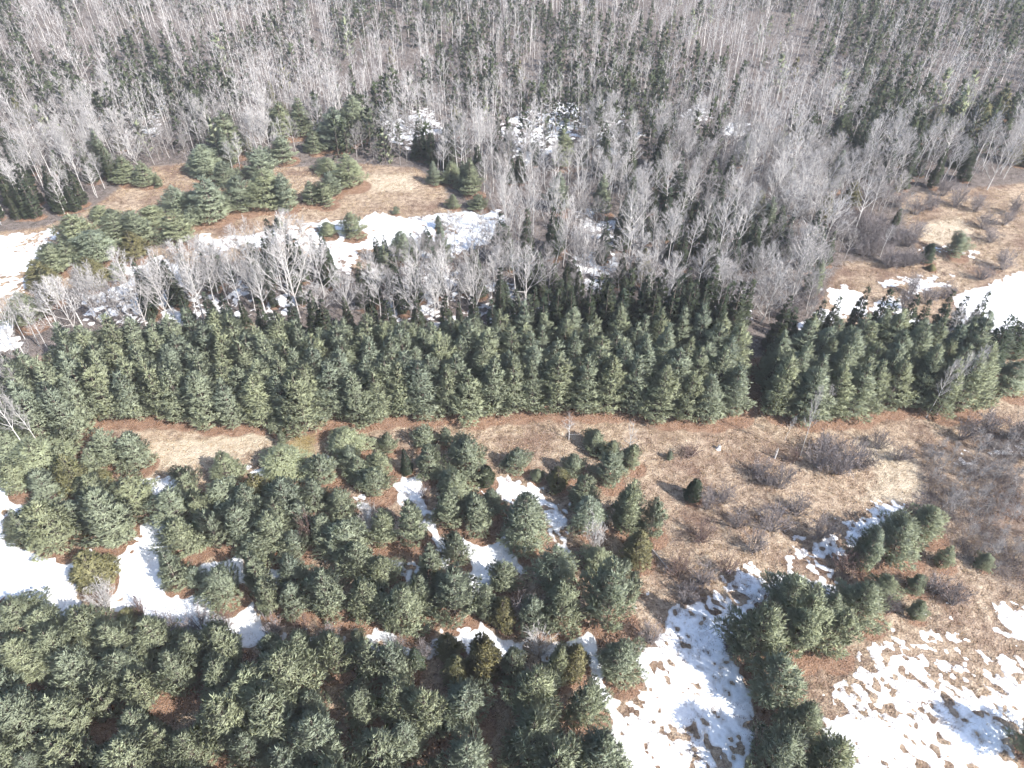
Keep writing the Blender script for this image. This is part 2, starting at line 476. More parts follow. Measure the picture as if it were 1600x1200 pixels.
PROTO['birch'] = [bare_tree("birch", M_BIRCH, M_BTWIG, 12, s, st, 18, 7, 6, (36, 62), 0.105, lean=l) for s, st, l in
                  ((2.0, 0.42, 0.3), (2.3, 0.36, -0.4), (1.8, 0.5, 0.7), (2.6, 0.34, 0.0), (2.0, 0.45, -0.9), (2.4, 0.4, 0.2))]
PROTO['maple'] = [bare_tree("maple", M_MAPLE, M_MTWIG, 9, s, st, 14, 11, 11, e, 0.11, tw=0.036, limb_len=ll, lean=l) for s, st, e, ll, l in
                  ((3, 0.16, (42, 70), 0.62, 0.0), (3, 0.22, (36, 66), 0.58, 0.5), (3, 0.14, (48, 72), 0.66, -0.3), (3, 0.25, (40, 62), 0.55, 0.2))]
PROTO['grey'] = [bare_tree("grey_tree", M_GREY, M_GTWIG, 10, s, st, 16, 7, 6, (34, 60), 0.10, lean=l) for s, st, l in
                 ((2.2, 0.3, 0.2), (2.6, 0.26, -0.3), (2.0, 0.35, 0.5), (2.4, 0.3, -0.6))]
PROTO['sapling'] = [bare_tree("sapling", M_GREY, M_GTWIG, 4.5, 1.2, 0.22, 13, 5, 5, (40, 66), 0.045, tw=0.032, lean=l) for l in (0.1, -0.25, 0.3)]
PROTO['snag'] = [bare_tree("snag", M_BIRCH, M_BTWIG, 8, 1.5, 0.22, 12, 4, 3, (20, 50), 0.11, lean=0.2)]
PROTO['shrub'] = [shrub("shrub", M_SHRUB, M_SHRUB, 2.2, 1.7, 32), shrub("shrub", M_SHRUB, M_SHRUB, 2.0, 2.0, 36), shrub("shrub", M_SHRUB, M_SHRUB, 2.5, 1.5, 30)]
PROTO['pale_shrub'] = [shrub("pale_shrub", M_MAPLE, M_MTWIG, 3.0, 1.9, 26, 6, 5), shrub("pale_shrub", M_MAPLE, M_MTWIG, 3.4, 1.7, 22, 6, 5)]
PROTO['rust_shrub'] = [shrub("rust_shrub", M_RUST, M_RUST, 2.2, 1.7, 24), shrub("rust_shrub", M_RUST, M_RUST, 2.0, 1.8, 24)]
SIZE = {'dense': (4, 1.35), 'pine': (10, 2.15), 'bushy': (8, 2.45), 'spruce': (12, 1.7), 'olive': (8, 2.0), 'cedar': (6, 2.3), 'birch': (12, 2.2), 'maple': (9, 2.7), 'grey': (10, 2.2),
        'sapling': (4.5, 1.0), 'snag': (8, 1.4), 'shrub': (2.3, 1.8), 'pale_shrub': (3.1, 1.9), 'rust_shrub': (2.2, 1.8)}
NAMES = {'dense': ('small_dense_conifer', 'conifer'), 'pine': ('pine_tree', 'pine tree'), 'bushy': ('young_pine_tree', 'young pine'), 'spruce': ('spruce_tree', 'spruce tree'), 'olive': ('olive_green_spruce', 'spruce tree'),
         'cedar': ('cedar_tree', 'cedar tree'), 'birch': ('birch_tree', 'birch tree'), 'maple': ('bare_maple_tree', 'maple tree'), 'grey': ('bare_grey_tree', 'bare tree'),
         'sapling': ('bare_sapling', 'sapling'), 'snag': ('dead_tree', 'dead tree'), 'shrub': ('bare_shrub', 'shrub'), 'pale_shrub': ('pale_bare_shrub', 'shrub'), 'rust_shrub': ('rusty_bare_shrub', 'shrub')}
PARTS = {'shrub': ('stems', 'twigs'), 'pale_shrub': ('stems', 'twigs'), 'rust_shrub': ('stems', 'twigs')}

TREES = []          # every individual: dict(kind, x, y, h, r, label, group)
CONIFERS = {'dense', 'pine', 'bushy', 'spruce', 'olive', 'cedar'}

def plant(kind, x, y, h, r, label=None, group=None, cluster=None):
    t = dict(kind=kind, x=x, y=y, h=h, r=r, label=label, group=group, cluster=cluster)
    TREES.append(t)
    return t

def plant_px(kind, u, v_bot, w, v_top, cluster, label=None):
    """a tree from what the photo shows of it: centre column, lowest edge, width and top, all on real ground"""
    x, y = ground_at(u, v_bot)
    r = w * 0.5 * depth_of(y) / FPX
    y += r * (0.75 if kind in CONIFERS else 0.3)
    h = max(height_for(y, v_top), r * 0.9)
    x, _ = ground_at(u, pixel_of(0, y)[1])
    x *= 1 - 0.5 * h * SP / depth_of(y)
    return plant(kind, x, y, h, r, label, None, cluster)

# ------------------------------------------------------------------ individually placed trees (kind, u, lowest edge, width, top)
CLUSTERS = {
 "of those between plantation and left-edge snow": [
  ('pine',55,762,80,692),('olive',110,775,48,712),('bushy',165,735,50,672),('bushy',205,738,52,675),('pine',140,745,40,700),('bushy',70,805,62,738),('bushy',128,790,38,748),('olive',155,772,36,738),('pine',10,735,60,672),('pine',45,702,64,600),('pine',95,692,60,595),('pine',15,690,54,612),('bushy',20,780,50,725)],
 "of those above the left snow field": [
  ('bushy',205,812,68,752),('bushy',160,868,88,770),('bushy',75,872,80,785),('pine',30,852,38,798),('olive',138,930,68,866),('bushy',115,835,50,785)],
 "of those just right of the triangular snow patch": [
  ('bushy',290,790,48,735),('bushy',275,835,72,768),('bushy',278,880,68,815),('pine',265,932,46,862),('bushy',335,868,46,800),('bushy',302,925,42,888),('bushy',345,952,62,890),('bushy',310,830,44,775)],
 "of those in the middle thicket's upper left": [
  ('pine',350,765,45,708),('bushy',345,806,52,755),('bushy',378,858,55,785),('pine',438,758,60,705),('olive',397,795,38,745),('bushy',445,828,60,750),('bushy',425,878,54,805),('bushy',395,885,44,838),('bushy',410,835,40,785)],
 "of those in the middle thicket's lower left": [
  ('pine',400,938,40,865),('bushy',418,972,48,905),('pine',455,925,42,868),('bushy',455,970,48,915),('bushy',458,880,38,830),('bushy',508,978,70,895),('bushy',568,978,62,908),('bushy',563,915,54,850),('bushy',598,925,50,873),('bushy',632,997,78,920)],
 "of those along the middle thicket's top": [
  ('bushy',538,722,66,675),('bushy',500,768,58,715),('bushy',490,805,44,750),('bushy',533,820,48,765),('bushy',596,752,46,705),('bushy',587,785,50,735),('spruce',635,742,18,702),('bushy',672,755,48,700),('bushy',730,750,58,688),('bushy',712,792,62,738),('pine',560,760,40,715)],
 "of small ones on the brown strip below plantation": [
  ('bushy',438,702,20,673),('bushy',428,680,28,652),('bushy',606,712,30,678),('bushy',660,705,42,663),('bushy',695,698,26,668),('bushy',806,742,36,703),('dense',760,764,29,733),('bushy',1046,722,11,707),('bushy',840,756,22,733)],
 "of those in the middle thicket's heart": [
  ('bushy',545,885,74,812),('bushy',597,860,48,798),('bushy',642,862,54,786),('bushy',668,915,48,850),('bushy',708,982,68,890),('bushy',712,892,42,833),('bushy',698,832,48,773),('bushy',745,845,60,772),('bushy',768,808,38,766),('bushy',500,860,50,805),('bushy',655,960,50,900)],
 "of those around the lower middle snow": [
  ('pine',822,870,72,775),('pine',872,935,64,855),('bushy',785,932,52,875),('bushy',880,990,62,908),('bushy',830,994,54,932),('olive',786,987,40,936),('pine',762,972,38,912),('bushy',955,1002,86,880),('bushy',935,908,60,860),('bushy',992,930,26,892),('bushy',978,907,28,876)],
 "of those left of the open brown field": [
  ('bushy',930,712,36,674),('bushy',955,730,36,690),('bushy',987,742,38,698),('bushy',898,752,38,710),('bushy',950,768,48,710),('olive',872,772,32,732),('pine',912,805,42,743),('pine',920,840,58,776),('pine',982,842,50,753),('bushy',1022,850,44,783),('olive',998,890,48,833)],
 "of the big clump in lower right snow": [
  ('bushy',1240,985,92,905),('bushy',1195,1064,94,948),('bushy',1255,1042,72,932),('bushy',1298,987,44,930),('bushy',1305,1042,70,956),('bushy',1350,987,74,915),('bushy',1382,950,44,903)],
 "of those above the lower right snow": [
  ('bushy',1362,904,48,828),('bushy',1408,890,74,818),('bushy',1452,852,62,793),('bushy',1478,893,35,855),('bushy',1435,934,33,902),('bushy',1435,974,29,942),('bushy',1540,892,26,866)],
 "of those along the bottom edge's left half": [
  ('bushy',25,990,70,925),('bushy',70,1000,66,935),('pine',135,1010,60,935),('bushy',85,1045,72,970),('bushy',180,1030,66,955),('bushy',240,1025,64,955),('bushy',30,1060,74,985),('bushy',115,1085,76,1005),('bushy',195,1085,74,1005),('bushy',300,1045,60,975),('bushy',350,1045,66,965),('olive',197,972,36,938),('bushy',275,1085,70,1005),('bushy',345,1095,72,1015),('bushy',425,1047,42,992),('bushy',470,1062,54,988),('bushy',522,1064,52,988),('bushy',577,1078,58,1003),('bushy',612,1083,62,1006),('bushy',557,1014,26,988),('spruce',650,1046,24,1012)],
 "of those along the bottom edge's right half": [
  ('olive',702,1034,36,992),('cedar',755,1082,62,1003),('olive',715,1074,44,1026),('bushy',800,1076,48,1018),('bushy',872,1074,44,1010),('olive',897,1064,44,1010),('bushy',965,1078,70,1010)],
 "of those on the upper left snow bank": [
  ('bushy',118,402,66,338),('bushy',150,422,68,366),('bushy',155,352,32,323),('bushy',178,387,44,333),('bushy',212,387,44,333),('bushy',238,362,42,323),('bushy',272,392,50,338),('olive',205,412,34,363),('bushy',298,360,30,328),('bushy',82,432,46,386),('olive',60,457,38,408),('olive',140,454,46,406),('pine',37,517,54,460),('bushy',180,442,26,413),('bushy',105,425,40,380)],
 "of those in the upper left clearing": [
  ('pine',318,284,48,228),('pine',275,342,42,293),('pine',325,352,56,276),('bushy',305,347,36,303),('bushy',375,338,54,278),('bushy',405,292,48,236),('pine',415,332,54,264),('pine',443,334,32,273),('bushy',485,324,34,286),('bushy',506,328,34,290),('bushy',515,312,28,270),('pine',545,300,48,242),('bushy',512,277,32,248),('bushy',440,257,38,213),('bushy',350,300,36,255)],
 "of tall ones behind the upper left clearing": [
  ('pine',355,250,48,178),('pine',440,220,42,162),('pine',468,217,40,154),('pine',522,237,46,168),('pine',552,224,48,150),('pine',490,242,26,203),('pine',195,292,36,246),('pine',225,295,30,253),('bushy',247,295,15,274)],
 "of those on the long upper left snow": [
  ('bushy',548,376,36,334),('bushy',512,373,24,349),('bushy',685,360,16,337),('bushy',708,329,20,305),('bushy',618,337,11,324),('pine',628,412,36,360),('bushy',437,366,16,340)],
 "of those in woods right of the upper clearing": [
  ('pine',735,310,40,250),('pine',703,292,32,253),('bushy',748,332,28,304),('pine',880,268,40,203),('pine',873,337,38,272),('pine',941,342,34,273),('pine',676,292,22,253)],
 "of those in the upper right clearing": [
  ('olive',1293,354,26,302),('dense',1451,416,24,384),('bushy',1496,407,36,368),('olive',1455,425,13,413)],
 "of lone ones in the upper woods": [
  ('spruce',655,252,26,190),('spruce',697,234,20,193),('spruce',812,287,22,236),('spruce',792,242,18,193),('spruce',798,287,20,248),('spruce',838,247,14,218),('spruce',590,412,14,368),('spruce',601,410,14,366),('spruce',645,407,18,363),('spruce',668,392,20,353),('spruce',310,445,16,408),('spruce',250,440,16,398),('spruce',436,365,14,338)],
 "of those near the upper right corner": [
  ('spruce',1322,212,26,150),('spruce',1362,190,22,146),('spruce',1410,185,24,140),('olive',1530,215,40,160),('olive',1560,190,40,140),('spruce',1495,205,30,150),('spruce',1340,245,16,215),('spruce',1265,225,18,180),('olive',1465,215,30,165),('spruce',1440,225,26,178),('spruce',1510,265,28,215),('spruce',1270,205,18,165),('olive',1590,260,34,215)],
 "of those at the plantation's right end": [
  ('spruce',1548,600,42,490),('spruce',1562,585,36,500),('pine',1585,625,60,565),('spruce',1592,560,40,500),('pine',1500,590,50,505),('pine',1520,600,40,515)],
}
MAPLES = [(400,500,56,388),(455,505,78,378),(500,470,60,395),(345,480,50,395),(300,490,50,400),(650,515,62,428),(690,520,54,422),(772,490,44,416),(822,490,68,408),(738,510,48,418),(590,500,52,430),(540,505,50,440),(795,395,44,278),(826,385,42,270),(862,385,38,298),(882,420,36,328),
          (160,515,48,440),(215,520,52,445),(105,530,50,452),(250,515,48,430),(1500,560,70,500),(1215,345,40,262),(1250,320,36,262),(1590,260,60,180),(1560,300,50,220),(710,400,50,345),(130,470,40,440)]
BIRCHES = [(1505,640,30,540),(1470,655,26,565),(1490,650,24,550),(1270,715,22,610),(1232,690,14,655),(1290,660,26,605),(20,720,36,610),(45,715,30,620),(5,690,36,580),(30,600,34,515),(15,560,38,470),(75,520,40,445),(40,545,36,460),(10,650,40,560),(25,665,34,570),(90,500,36,430),(0,620,40,530),(130,500,34,425),(60,560,36,480),(955,300,40,225),(1060,265,40,190),(985,420,44,300),(1010,400,40,290),(1050,440,36,330),(1130,420,44,300),(1160,400,36,290),(1100,400,40,310),(700,255,26,190),(770,300,22,180),(750,275,30,170)]
for phrase, rows in CLUSTERS.items():
    for k, u, vb, w, vt in rows:
        if vb > 640 and w > 34: w *= 1.03 if 'triangular' not in phrase and 'left snow field' not in phrase else 1.0
        if 'upper left' in phrase and w > 20: w *= 1.15
        if 'left half' in phrase and u < 400: vb, vt = vb + 14, vt + 18
        plant_px(k, u, vb, w, vt, phrase)
for u, vb, w, vt in MAPLES:
    plant_px('maple', u, vb, w, vt, "of broad ones in the upper woods")
for u, vb, w, vt in BIRCHES:
    plant_px('birch', u, vb, w, vt, "of lone pale ones by the wood edges")
# the pine the field is known by, and dead wood
plant_px('dense', 1082, 790, 30, 751, None, "small dense dark conifer standing alone in the open brown field with its own shadow")
plant_px('snag', 985, 722, 26, 660, None, "dead grey leafless conifer standing among the pines beside the brown strip")
plant_px('snag', 890, 690, 24, 650, None, "dead leafless tree on the brown strip just below the pine rows")
plant_px('pale_shrub', 930, 868, 40, 808, None, "pale grey bare shrub tree below two tall pines left of the open field")
plant_px('pale_shrub', 843, 1030, 52, 990, None, "pale bare shrub fanning out at the bottom edge beside the cedars")
plant_px('pale_shrub', 155, 962, 46, 912, None, "pale bare shrub at the foot of the olive spruce in the left snow")
plant_px('pale_shrub', 575, 832, 34, 782, None, "frosty pale bare shrub deep in the middle thicket")
plant_px('shrub', 820, 972, 40, 922, None, "grey twiggy shrub in a nook of the pines with snow behind it")
plant_px('rust_shrub', 478, 845, 40, 800, None, "rusty brown bare shrub in a dark gap of the middle thicket")
plant_px('rust_shrub', 664, 790, 26, 745, None, "rusty bare shrub beside the little snow patch in the middle thicket")
SHRUBS = [('shrub',1285,735,60,690),('shrub',1320,745,66,688),('shrub',1350,735,54,692),('shrub',1300,712,50,675),('shrub',1225,768,44,730),('shrub',1190,748,34,715),('shrub',1110,800,40,765),('shrub',1135,790,36,760),
  ('shrub',1210,835,56,795),('shrub',1180,868,44,832),('shrub',1250,810,50,775),('shrub',1290,845,48,805),('shrub',1378,705,36,675),('rust_shrub',1330,902,56,862),('shrub',1100,915,46,885),('shrub',1075,945,40,915),
  ('shrub',1435,805,40,775),('shrub',1022,1010,46,970),('shrub',1145,1020,36,990),('shrub',1200,760,40,730),('shrub',1155,830,44,798),('rust_shrub',1100,850,50,810),('rust_shrub',1080,720,40,695),('rust_shrub',1065,905,50,870),
  ('rust_shrub',1140,900,44,865),('shrub',1470,930,40,900),('shrub',1500,950,44,915),('shrub',1395,960,34,930),('rust_shrub',215,965,30,935),('shrub',260,985,44,950),('shrub',305,990,50,950),('rust_shrub',345,990,40,958),('shrub',425,1002,36,965),
  ('rust_shrub',470,1000,40,965),('shrub',515,1005,34,975),('shrub',620,1025,40,998),('shrub',665,1030,36,1000),('rust_shrub',1240,725,30,700),('shrub',1410,722,36,692),('shrub',1510,690,40,655),('shrub',1550,680,44,640),('shrub',1595,690,44,650)]
for k, u, vb, w, vt in SHRUBS:
    plant_px(k, u, vb, w, vt, "of low ones in the open field" if k == 'shrub' else "of low ones in the open field")
# sumac thicket and twiggy bushes round the upper right clearing
for i in range(34):
    u, v = 1305 + rnd.uniform(0, 135), 0
    v = 335 + (u - 1305) * 0.28 + rnd.uniform(0, 62)
    plant_px('shrub', u, v, rnd.uniform(28, 40), v - rnd.uniform(24, 34), "of the thicket beside the upper right clearing")
for u, v in ((1435,330),(1460,322),(1405,318),(1500,318),(1545,352),(1575,345),(1530,325),(1555,372),(1590,330),(1385,305),(1360,310),(1480,300),(1575,415),(1540,430),(1430,455),(1455,470),(1480,460),(1420,478),(1250,482),(1275,470),(1235,495)):
    plant_px('shrub', u, v + 8, rnd.uniform(26, 36), v - rnd.uniform(18, 28), "of scattered ones in the upper right clearing")

# the plantation: four straight rows of pines with one dark gap, spruces behind
xg = ground_at(1172, 640)[0]
ROWY = (76.9, 79.8, 82.7, 85.6, 88.4)
for ri, yb in enumerate(ROWY):
    d = depth_of(yb)
    xa = -76.5 + ri * 1.2; xb = (1478 - 800) / FPX * d
    x = xa + (ri % 2) * 1.7
    while x < xb:
        step = 3.35 + rnd.uniform(-0.55, 0.75)
        x += step
        if abs(x - xg - (yb - 78) * 0.10) < 2.1: continue
        if x > xg and ri == 4 and rnd.random() < 0.3: continue
        y = yb + rnd.uniform(-0.9, 0.9) + 0.9 * math.sin(x * 0.11 + 1.0) - (1.7 if x < -28 else 0)
        plant('pine', x, y, rnd.triangular(7.6, 11.4, 10.0), rnd.uniform(2.35, 3.15), cluster="row%d" % (ri + 1))
for i in range(30):
    x, y = ground_at(790 + i * 12.2, 0)[0], 0
    y = 91.8 + (i % 2) * 2.2 + rnd.uniform(-0.5, 0.5)
    x = (795 + i * 12 - 800) / FPX * depth_of(y)
    plant('spruce', x, y, (11.0 if i < 9 else 13.2) + rnd.uniform(-1.2, 1.0), rnd.uniform(1.4, 1.9), cluster="of the row right behind the plantation")
for u, h in ((1205,11.5),(1222,9),(1265,9.5),(1285,10),(1322,11.5),(1350,12),(1372,9.5),(1395,11.5),(1420,9.5),(1450,10.5),(1475,10),(1500,12),(370,10.5),(500,11),(515,9.5),(590,10.5),(612,10),(470,9.5),(700,9.5),(745,10),(770,10.5),(425,9.5),(655,9)):
    y = 92 + rnd.uniform(-0.8, 1.2)
    plant('spruce', (u - 800) / FPX * depth_of(y), y, h + rnd.uniform(-0.4, 0.4), rnd.uniform(1.3, 1.8), cluster="of the row right behind the plantation")

# ------------------------------------------------------------------ regions of the land (outlines on the ground)
CLEAR = [poly_world(p) for p in (
  [(-80,372),(60,356),(120,338),(165,310),(235,262),(300,255),(330,290),(430,262),(560,255),(650,262),(692,290),(712,330),(785,330),(775,372),(735,400),(690,408),(600,400),(560,432),(500,402),(420,402),(300,420),(200,452),(70,450),(55,510),(0,560),(-90,580)],
  [(1395,318),(1440,300),(1500,296),(1600,285),(1760,285),(1900,520),(1520,522),(1262,518),(1288,470),(1300,430),(1320,410),(1440,405)])]
THICKET = poly_world([(1300,330),(1400,310),(1440,400),(1320,412)])
FIELD_TOP = 91.5                                     # everything nearer than the rear of the pine rows is field
SAPLING = poly_world([(1440,700),(1640,670),(1700,930),(1560,905),(1490,850),(1440,770)])
LEFTWOOD = poly_world([(-200,470),(55,520),(35,570),(5,640),(40,690),(-20,735),(-260,760)])
PALE = [poly_world(p) for p in (
  [(1340,690),(1380,690),(1430,720),(1450,770),(1410,790),(1350,780),(1370,740)],
  [(1440,350),(1500,340),(1520,365),(1470,385),(1440,375)],[(560,275),(640,272),(650,300),(580,300)],[(225,690),(420,672),(420,700),(280,735),(240,730)])]

# scattered trees of the woods, thinned near trees already placed
def in_frame_px(x, y): return pixel_of(x, y)
def free(x, y, d):
    for t in TREES:
        if (t['x'] - x) ** 2 + (t['y'] - y) ** 2 < (d + t['r'] * 0.35) ** 2: return False
    return True
WOODS = []          # (kind, x, y, h, r)
cell = 2.8
y0 = FIELD_TOP + 2
while y0 < 345:
    cell = 2.8 if y0 < 200 else 3.9
    y0 += cell
    half = 0.78 * depth_of(y0) + 14
    for ix in range(int(2 * half / cell)):
        x = -half + (ix + rnd.random()) * cell; y = y0 + rnd.random() * cell
        WOODS.append((x, y))
WX = np.array([w[0] for w in WOODS]); WY = np.array([w[1] for w in WOODS])
clr = np.max([poly_sd(P, WX, WY) for P in CLEAR], 0)
den = vnoise(WX, WY, 16, 31) + 0.6 * vnoise(WX, WY, 6, 32)
con = vnoise(WX, WY, 20, 41) + 0.5 * vnoise(WX, WY, 8, 42)
mixn = vnoise(WX, WY, 14, 51)
keep = []
SHOWY = [(t['x'], t['y'], t['r']) for t in TREES if t['kind'] in CONIFERS and t['y'] > 100]
for i, (x, y) in enumerate(WOODS):
    u, v = pixel_of(x, y)
    if clr[i] > -0.8: continue
    if den[i] < -0.85 and rnd.random() < 0.8: continue
    if rnd.random() < 0.10: continue
    dark = con[i] + (0.5 if (u > 1330 and v < 260) else 0) + (0.35 if (u < 330 and v < 330) else 0) + (0.25 if v < 130 else 0) + (0.3 if 620 < u < 900 and v < 480 else 0) + (0.25 if u > 1250 and v < 330 else 0) + 0.16
    q = rnd.random()
    if dark > 0.55 and q < 0.55: kind = 'spruce'
    elif dark > 0.2 and q < 0.18: kind = 'spruce'
    elif q < 0.06: kind = 'olive' if rnd.random() < 0.4 else 'pine'
    elif mixn[i] + rnd.uniform(-0.5, 0.5) > 0.05: kind = 'birch'
    elif rnd.random() < 0.18: kind = 'maple'
    else: kind = 'grey'
    hh = {'spruce': rnd.uniform(5, 11), 'olive': rnd.uniform(4, 8), 'pine': rnd.uniform(5, 11), 'birch': rnd.uniform(8, 12.5), 'maple': rnd.uniform(6.5, 10), 'grey': rnd.uniform(6, 10.5)}[kind]
    if kind in ('birch', 'maple', 'grey') and 0 < -clr[i] < 4: hh *= 0.75
    rr = {'spruce': 0.155, 'olive': 0.26, 'pine': 0.22, 'birch': 0.21, 'maple': 0.36, 'grey': 0.25}[kind] * hh * rnd.uniform(0.8, 1.15)
    near = 1.1 if kind in ('birch', 'grey') else 1.6
    if y < 215 and not free(x, y, near): continue
    if kind in ('birch', 'grey', 'maple') and y < 190 and any(abs(x - cx) < cr * 1.25 and -0.5 < cy - y < 9.0 for cx, cy, cr in SHOWY): continue
    keep.append((kind, x, y, hh, rr, v))
STUFF = []
CAP = {'birch': 270, 'maple': 90, 'grey': 290, 'spruce': 200, 'olive': 60, 'pine': 10}
cnt = {}
keep.sort(key=lambda k: k[2])
BANDS = ((91, 108, "nearest belt of woods behind plantation"), (108, 125, "second belt of woods behind plantation"), (125, 145, "middle belt of the upper woods"), (145, 170, "high belt of the upper woods"), (170, 999, "farthest belt of the upper woods"))
for kind, x, y, hh, rr, v in keep:
    u, _ = pixel_of(x, y, hh * 0.6)
    if v > 160 and -25 < u < 1625 and cnt.get(kind, 0) < CAP[kind]:
        cnt[kind] = cnt.get(kind, 0) + 1
        b = next(b for a, c, b in BANDS if a <= y < c)
        plant(kind, x, y, hh, rr, cluster="in the " + b)
    else:
        STUFF.append((kind, x, y, hh, rr))
# left edge woods and the young trees at the right
def scatter(P, cell, fn, margin=0.5):
    a, b = P.min(0), P.max(0)
    for ix in range(int((b[0] - a[0]) / cell) + 1):
        for iy in range(int((b[1] - a[1]) / cell) + 1):
            x, y = a[0] + (ix + rnd.random()) * cell, a[1] + (iy + rnd.random()) * cell
            if poly_sd(P, np.array([x]), np.array([y]))[0] > margin: fn(x, y)
def _lw(x, y):
    if free(x, y, 1.2) and pixel_of(x, y)[0] > -60:
        k = 'birch' if rnd.random() < 0.6 else 'grey'
        h = rnd.uniform(7, 11); plant(k, x, y, h, h * 0.18, cluster="in the woods at the left edge")
scatter(LEFTWOOD, 2.7, _lw)
def _sp(x, y):
    u = pixel_of(x, y)[0]
    if u > 1625 or rnd.random() < 0.2 or not free(x, y, 0.5): return
    h = rnd.uniform(1.6, 3.3); plant('sapling', x, y, h, h * rnd.uniform(0.24, 0.34), cluster="of the many at the right edge")
scatter(SAPLING, 1.45, _sp)
# ground beyond the lower edge of the photo: the same pines go on
for i in range(220):
    v = rnd.uniform(1085, 1300); u = rnd.uniform(-150, 1750)
    if 950 < u < 1150 or (u > 1350 and rnd.random() < 0.93) or (u > 750 and rnd.random() < 0.6): continue
    x, y = ground_at(u, v)
    if free(x, y, 2.2):
        h = rnd.uniform(5.5, 8.5); plant('bushy', x, y, h, h * rnd.uniform(0.33, 0.4), cluster="of those nearest the viewer, below the snow")

